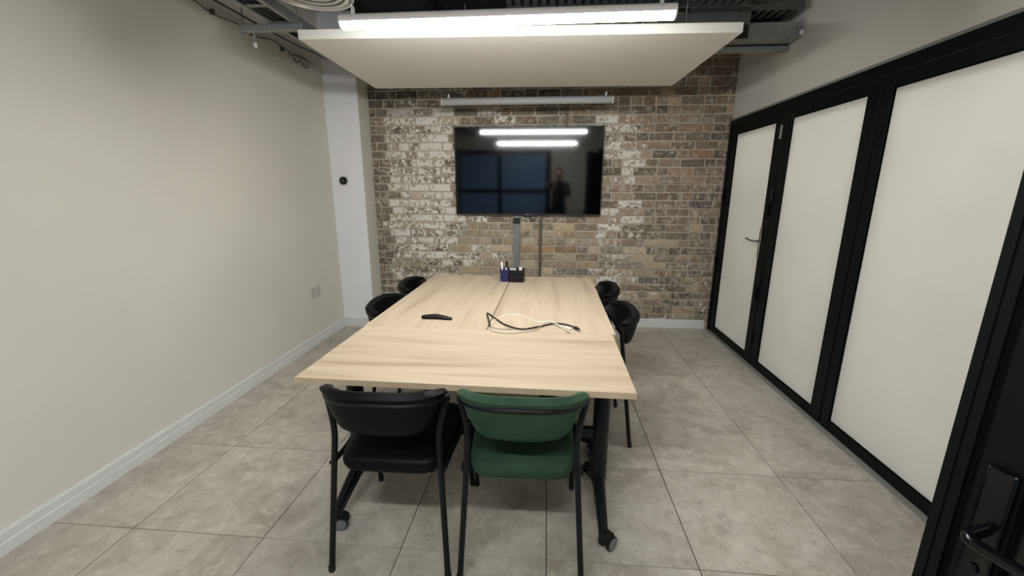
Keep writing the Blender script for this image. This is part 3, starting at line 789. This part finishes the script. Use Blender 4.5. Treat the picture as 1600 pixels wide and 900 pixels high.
def chan_tray(name, label, x0, x1, ya, yb, z, group=None):
    """cable tray along y with two lipped rails and cross rungs"""
    t = thing(name, label, 'cable tray', ((x0+x1)/2, (ya+yb)/2, z), 0, group)
    cx, cy = (x0+x1)/2, (ya+yb)/2; hw, hl = (x1-x0)/2, (yb-ya)/2
    for s in (-1, 1):
        pr = [(s*(hw), 0), (s*(hw-.030), 0), (s*(hw-.030), .003), (s*(hw-.003), .003), (s*(hw-.003), .05), (s*(hw-.012), .05), (s*(hw-.012), .053), (s*hw, .053)]
        obj('rail', PR(pr, 'y', -hl, hl), M['galv'], t)
    n = int((yb-ya)/.25)
    for k in range(n+1):
        y = -hl+.04+k*(2*hl-.08)/n
        obj('rung', BX(-hw+.003, hw-.003, y-.012, y+.012, .004, .012), M['galv'], t)
    return t
tr = chan_tray('cable_tray', 'galvanised cable tray running along the top of the left wall', -1.775, -1.595, YF+.05, 4.10, 2.462)
for y in (.6, 2.80):
    br = obj('bracket', BX(-.285, .135, y-1.425-.021, y-1.425+.021, -.0425, -.0015, bev=.004), M['galv'], tr)
    for x in (-.265, .095):
        obj('threaded_rod', TB([(x, y-1.425, -.055), (x, y-1.425, H-2.462)], .005, seg=8), M['galv'], br, smooth=True)
        obj('nut', LT([(.012, -.052), (.012, -.043)], 6, 'z', (x, y-1.425, 0)), M['galv'], br)
for dx, rr, wh in ((-.04, .012, 'next to the wall side rail'), (.0, .015, 'thickest, in the middle'), (.035, .010, 'thinnest, by the inner rail')):
    tag(obj('service_cable', TB(smoothpath([(-1.685+dx, YF+.05, 2.478+rr), (-1.685+dx+.012, .6, 2.478+rr), (-1.685+dx-.008, 1.9, 2.478+rr), (-1.685+dx+.006, 3.1, 2.478+rr), (-1.685+dx, 4.1, 2.478+rr)], 6), rr, seg=8), M['dark'], smooth=True),
        'dark cable in the left wall tray, '+wh, 'cable', 'cables in the left tray')
wl = [(-1.875, YF+.02, 2.474), (-1.88, 1.2, 2.476), (-1.872, 2.2, 2.470), (-1.868, 2.80, 2.472), (-1.90, 3.3, 2.500), (-1.95, 3.66, 2.55), (-2.0, 3.92, 2.585), (-1.96, 4.06, 2.62), (-1.80, 4.12, 2.63)]
t = thing('wall_cable', 'thin black cable hanging between left wall and tray', 'cable', (-1.87, 2.8, 2.47)); O = Vector((-1.87, 2.8, 2.47))
obj('cord', tube(bmesh.new(), smoothpath(wl, 8), .0055, seg=8), M['blackplastic'], t, off=O, smooth=True)
obj('hanger', tube(bmesh.new(), [(-1.872, 2.45, 2.475), (-1.872, 2.45, H)], .004, seg=6), M['blackplastic'], t, off=O)
# untidy thin wiring clipped on the left wall
t = thing('wall_wiring', 'untidy thin grey wires and clips high on the left wall', 'wiring', (XL, 3.2, 2.55)); O = Vector((XL, 3.2, 2.55))
wr_ = [(XL+.012, 2.2, 2.56)]
rr = random.Random(3)
y = 2.25
while y < 4.05: wr_.append((XL+.012+rr.uniform(0, .02), y, 2.545+rr.uniform(-.02, .02)+max(0, y-3)*.02)); y += .14
obj('wire', tube(bmesh.new(), smoothpath(wr_, 4), .004, seg=6), M['ductm'], t, off=O, smooth=True)
for k in range(5):
    yy = 2.45+k*.36
    obj('clip', BX(XL+.001, XL+.03, yy-.008, yy+.008, 2.530, 2.562, bev=.003), M['ductm'], t, off=O)
obj('junction_pipe', tube(bmesh.new(), [(XL+.03, 3.62, 2.535), (XL+.03, 3.95, 2.545)], .014, seg=10), M['wire'], t, off=O, smooth=True)
obj('loose_end', tube(bmesh.new(), smoothpath([(XL+.02, 3.66, 2.53), (XL+.03, 3.70, 2.49), (XL+.025, 3.76, 2.53), (XL+.03, 3.82, 2.485), (XL+.02, 3.9, 2.52)], 5), .004, seg=6), M['blackplastic'], t, off=O, smooth=True)
def sprinkler(loc, label):
    s = thing('sprinkler_head', label, 'sprinkler', loc)
    obj('stem', LT([(.008, .0), (.008, .06)], 10), M['galv'], s, smooth=True)
    obj('bulb', LT([(.0, -.034), (.010, -.030), (.014, -.018), (.012, -.004), (.008, .0)], 14), M['plastic'], s, smooth=True)
sprinkler((-1.885, 2.80, 2.362), 'small white sprinkler head under the left tray bracket')
# far cross tray and slotted tray on the right
t = thing('cable_tray', 'grey steel cable tray crossing behind the white panel to the right wall', 'cable tray', (.3, 3.55, 2.47))
obj('web', BX(-1.875, 1.462, -.135, -.131, .035, .135), M['galv'], t)
obj('lip', BX(-1.875, 1.462, -.135, -.02, .030, .035), M['galv'], t)
obj('lower_channel', BX(-1.875, 1.462, -.01, .045, -.012, .022, bev=.003), M['galv'], t)
obj('web', BX(-1.875, 1.462, .170, .174, .03, .135), M['galv'], t)
obj('floor_plate', BX(-1.875, 1.462, -.131, .170, .036, .040), M['ductm'], t)
def slot_tray(label, x0, x1, y0, y1, z, step, sw):
    t = thing('slotted_tray', label, 'cable tray', ((x0+x1)/2, (y0+y1)/2, z), 0, 'slotted trays under the ceiling')
    hx, hy = (x1-x0)/2, (y1-y0)/2
    for s in (-1, 1): obj('rail', BX(-hx, hx, s*hy-.003, s*hy+.003, -.004, .055), M['ductm'], t)
    n = int((x1-x0)/step)
    me = None
    for k in range(n):
        if me is None:
            o = obj('slat', BX(-sw/2, sw/2, -hy+.003, hy-.003, 0, .004), M['ductm'], t); me = o.data
        else:
            o = bpy.data.objects.new('slat', me); C.objects.link(o); o.parent = t
        o.location = (-hx+(k+.5)*step, 0, 0)
    obj('cover', BX(-hx, hx, -hy+.003, hy-.003, .040, .05), M['dark'], t)
    return t
slot_tray('slotted tray in the dark above the lit pendant light', -.30, 1.30, 2.86, 3.16, 2.62, .056, .032)
slot_tray('slotted tray above the grey cable tray by the right wall', .95, 1.70, 3.30, 3.62, 2.645, .056, .030)
t = thing('service_duct', 'dark rectangular duct hanging above the right end of the white panel', 'duct', (.95, 3.30, 2.52))
obj('duct_body', BX(-.30, .40, -.03, -.01, .03, .11, bev=.004), M['ductm'], t)
obj('duct_back', BX(-.30, .40, -.01, .0, -.05, .11), M['soffit'], t)
t = thing('ventilation_duct', 'dark flat ventilation duct under the ceiling, left of the lit pendant', 'duct', (-1.15, 3.1, 2.72))
obj('duct_body', BX(-.17, .17, -1.1, 1.1, 0, .22, bev=.006), M['soffit'], t)
for y in (-.9, .0, .9): obj('flange', BX(-.182, .182, y-.016, y+.016, -.012, .232), M['dark'], t)
sprinkler((1.735, 3.36, 2.535), 'small white sprinkler head by the right wall under the slotted tray')
for (x, y, wh) in ((.82, 3.05, 'left'), (.905, 3.05, 'right')):
    tag(obj('threaded_rod', TB([(x, y+.18, PZ+PT+.002), (x, y+.18, H)], .005, seg=8), M['dark'], smooth=True), wh+' one of two thin dark rods above the panel right of the lit lamp', 'rod', 'hanger rods above the panel')

# ---------------------------------------------------------------- the photographer, seen mirrored in the television
def skin_bm(V, E, root=0, sub=1):
    """V: list of (co, radius); grows one smooth skin over the skeleton and returns it as a bmesh"""
    me = bpy.data.meshes.new('skeleton'); me.from_pydata([v[0] for v in V], E, []); me.update()
    o = bpy.data.objects.new('skeleton', me); C.objects.link(o)
    o.modifiers.new('skin', 'SKIN').use_smooth_shade = True
    if not me.skin_vertices: me.attributes  # layer is made by the modifier
    sv = me.skin_vertices[0].data
    for k, v in enumerate(V):
        r = v[1] if isinstance(v[1], tuple) else (v[1], v[1])
        sv[k].radius = r; sv[k].use_root = (k == root)
    m = o.modifiers.new('sub', 'SUBSURF'); m.levels = m.render_levels = sub
    dg = bpy.context.evaluated_depsgraph_get(); dg.update()
    out = bpy.data.meshes.new_from_object(o.evaluated_get(dg))
    bm = bmesh.new(); bm.from_mesh(out)
    bpy.data.objects.remove(o); bpy.data.meshes.remove(me); bpy.data.meshes.remove(out)
    return bm
def make_person():
    PX, PY = .25, -.46
    t = thing('person', 'person in dark clothes holding up a phone, mirrored in the television', 'person', (PX, PY, 0))
    V = [((0, 0, .94), (.150, .100)), ((0, .0, 1.08), (.140, .095)), ((0, -.01, 1.26), (.165, .108)), ((0, -.01, 1.40), (.130, .085)), ((0, .0, 1.485), .056), ((-.01, .015, 1.56), .054)]
    E = [(0, 1), (1, 2), (2, 3), (3, 4), (4, 5)]
    wr = {-1: Vector((-.225, .36, 1.375)), 1: Vector((-.108, .36, 1.370))}
    for sd in (-1, 1):
        n = len(V)
        V += [((sd*.175, -.01, 1.415), .062), ((sd*.225+(-.02 if sd < 0 else .0), .06, 1.17), .044), (tuple(wr[sd]*.45+Vector((sd*.225, .06, 1.17))*.55), .042), (tuple(wr[sd]), .028)]
        E += [(3, n), (n, n+1), (n+1, n+2), (n+2, n+3)]
        n = len(V)
        V += [((sd*.095, 0, .86), .088), ((sd*.11, .015, .50), .058), ((sd*.115, -.01, .32), .055), ((sd*.12, -.02, .09), .040), ((sd*.125, .06, .045), .040), ((sd*.135, .15, .035), .030)]
        E += [(0, n), (n, n+1), (n+1, n+2), (n+2, n+3), (n+3, n+4), (n+4, n+5)]
    bm = skin_bm(V, E, 0, 2)
    # hands: a palm and five fingers each, closed on the phone's ends
    for sd in (-1, 1):
        w = wr[sd]; ex = .03*sd
        palm = [(tuple(w), (.024, .018)), (tuple(w+Vector((ex*.4, .045, .022))), (.034, .016)), (tuple(w+Vector((ex*.5, .075, .038))), (.036, .013))]
        h = skin_bm(palm, [(0, 1), (1, 2)], 0, 1); tmp = bpy.data.meshes.new('h'); h.to_mesh(tmp); bm.from_mesh(tmp); h.free()
        for k, ln in enumerate((.062, .072, .068, .052)):
            b = w+Vector((ex*.5+(k-1.5)*.017, .075, .040))
            h = skin_bm([(tuple(b), .0095), (tuple(b+Vector((0, ln*.40, .012))), .009), (tuple(b+Vector((0, ln*.52, .034))), .0082), (tuple(b+Vector((0, ln*.36, .052))), .007)], [(0, 1), (1, 2), (2, 3)], 0, 1)
            h.to_mesh(tmp); bm.from_mesh(tmp); h.free()
        b = w+Vector((ex*.4-sd*.020, .035, .020))
        h = skin_bm([(tuple(b), .012), (tuple(b+Vector((-sd*.022, .022, .025))), .0105), (tuple(b+Vector((-sd*.020, .040, .052))), .0085)], [(0, 1), (1, 2)], 0, 1)
        h.to_mesh(tmp); bm.from_mesh(tmp); h.free()
        bpy.data.meshes.remove(tmp)
    # head with brow, nose, mouth, chin and ears
    hc = Vector((-.012, .03, 1.625))
    r = bmesh.ops.create_uvsphere(bm, u_segments=32, v_segments=24, radius=1.)
    for v in r['verts']:
        x, y, z = v.co
        wdt = .076*(1-.22*max(0, -z)**1.3); dep = .096
        p = Vector((x*wdt, y*dep, z*.118))
        if z < -.2 and y > 0: p.y -= .012*(-z-.2)
        if y > .6:
            g = lambda a, c, q: math.exp(-((a-c)/q)**2)
            p.y += .022*g(x, 0, .13)*g(z, -.18, .17) + .006*g(x, 0, .5)*g(z, .12, .10) - .007*(g(x, .42, .16)+g(x, -.42, .16))*g(z, .0, .10)
            p.y += .005*g(x, 0, .3)*g(z, -.50, .07) - .004*g(x, 0, .3)*g(z, -.56, .03) + .006*g(x, 0, .25)*g(z, -.85, .15)
        v.co = hc+p
    for sd in (-1, 1):
        e = bmesh.ops.create_uvsphere(bm, u_segments=10, v_segments=8, radius=1.)
        for v in e['verts']: v.co = hc+Vector((sd*.077+v.co.x*.007, -.008+v.co.y*.017, -.006+v.co.z*.030))
    b = obj('body', bm, [M['cloth'], M['skin'], M['blackplastic']], t, smooth=True)
    for p in b.data.polygons:
        c = p.center
        hand = any((c-w).length < .15 and c.y > w.y-.01 for w in wr.values())
        p.material_index = 1 if (c.z > 1.50 or hand) else (2 if c.z < .085 else 0)
    hb = bmesh.new(); r = bmesh.ops.create_uvsphere(hb, u_segments=28, v_segments=20, radius=1.)
    kill = []
    for v in r['verts']:
        x, y, z = v.co
        v.co = hc+Vector((x*.083, y*.103-.006, z*.127+.004))
        if (y > .25 and z < .52) or z < -.55: kill.append(v)
    bmesh.ops.delete(hb, geom=kill, context='VERTS')
    bmesh.ops.solidify(hb, geom=hb.faces[:], thickness=-.006)
    obj('hair', hb, M['hair'], t, smooth=True)
    mo = bmesh.new(); r = bmesh.ops.create_uvsphere(mo, u_segments=14, v_segments=8, radius=1.)
    for v in r['verts']: v.co = hc+Vector((v.co.x*.023, .0865+v.co.y*.008-.06*(v.co.x*.023)**2*100, -.063+v.co.z*.006*(1-.3*abs(v.co.x))))
    obj('mouth', mo, M['lips'], t, smooth=True)
    for sd in (-1, 1):
        e = bmesh.new(); bmesh.ops.create_uvsphere(e, u_segments=10, v_segments=8, radius=.0095)
        bmesh.ops.translate(e, verts=e.verts, vec=hc+Vector((sd*.032, .0765, .0)))
        obj('eye', e, M['blackgloss'], t, smooth=True)
    p = thing('phone', 'dark phone held level in both hands, mirrored in the television', 'phone', (.065, -.019, 1.447))
    obj('case', BX(-.078, .078, -.004, .004, -.037, .037, bev=.003, seg=2), M['blackplastic'], p, smooth=True)
    obj('camera_plate', BX(-.074, -.040, .004, .006, -.002, .034, bev=.001), M['blackgloss'], p)
make_person()
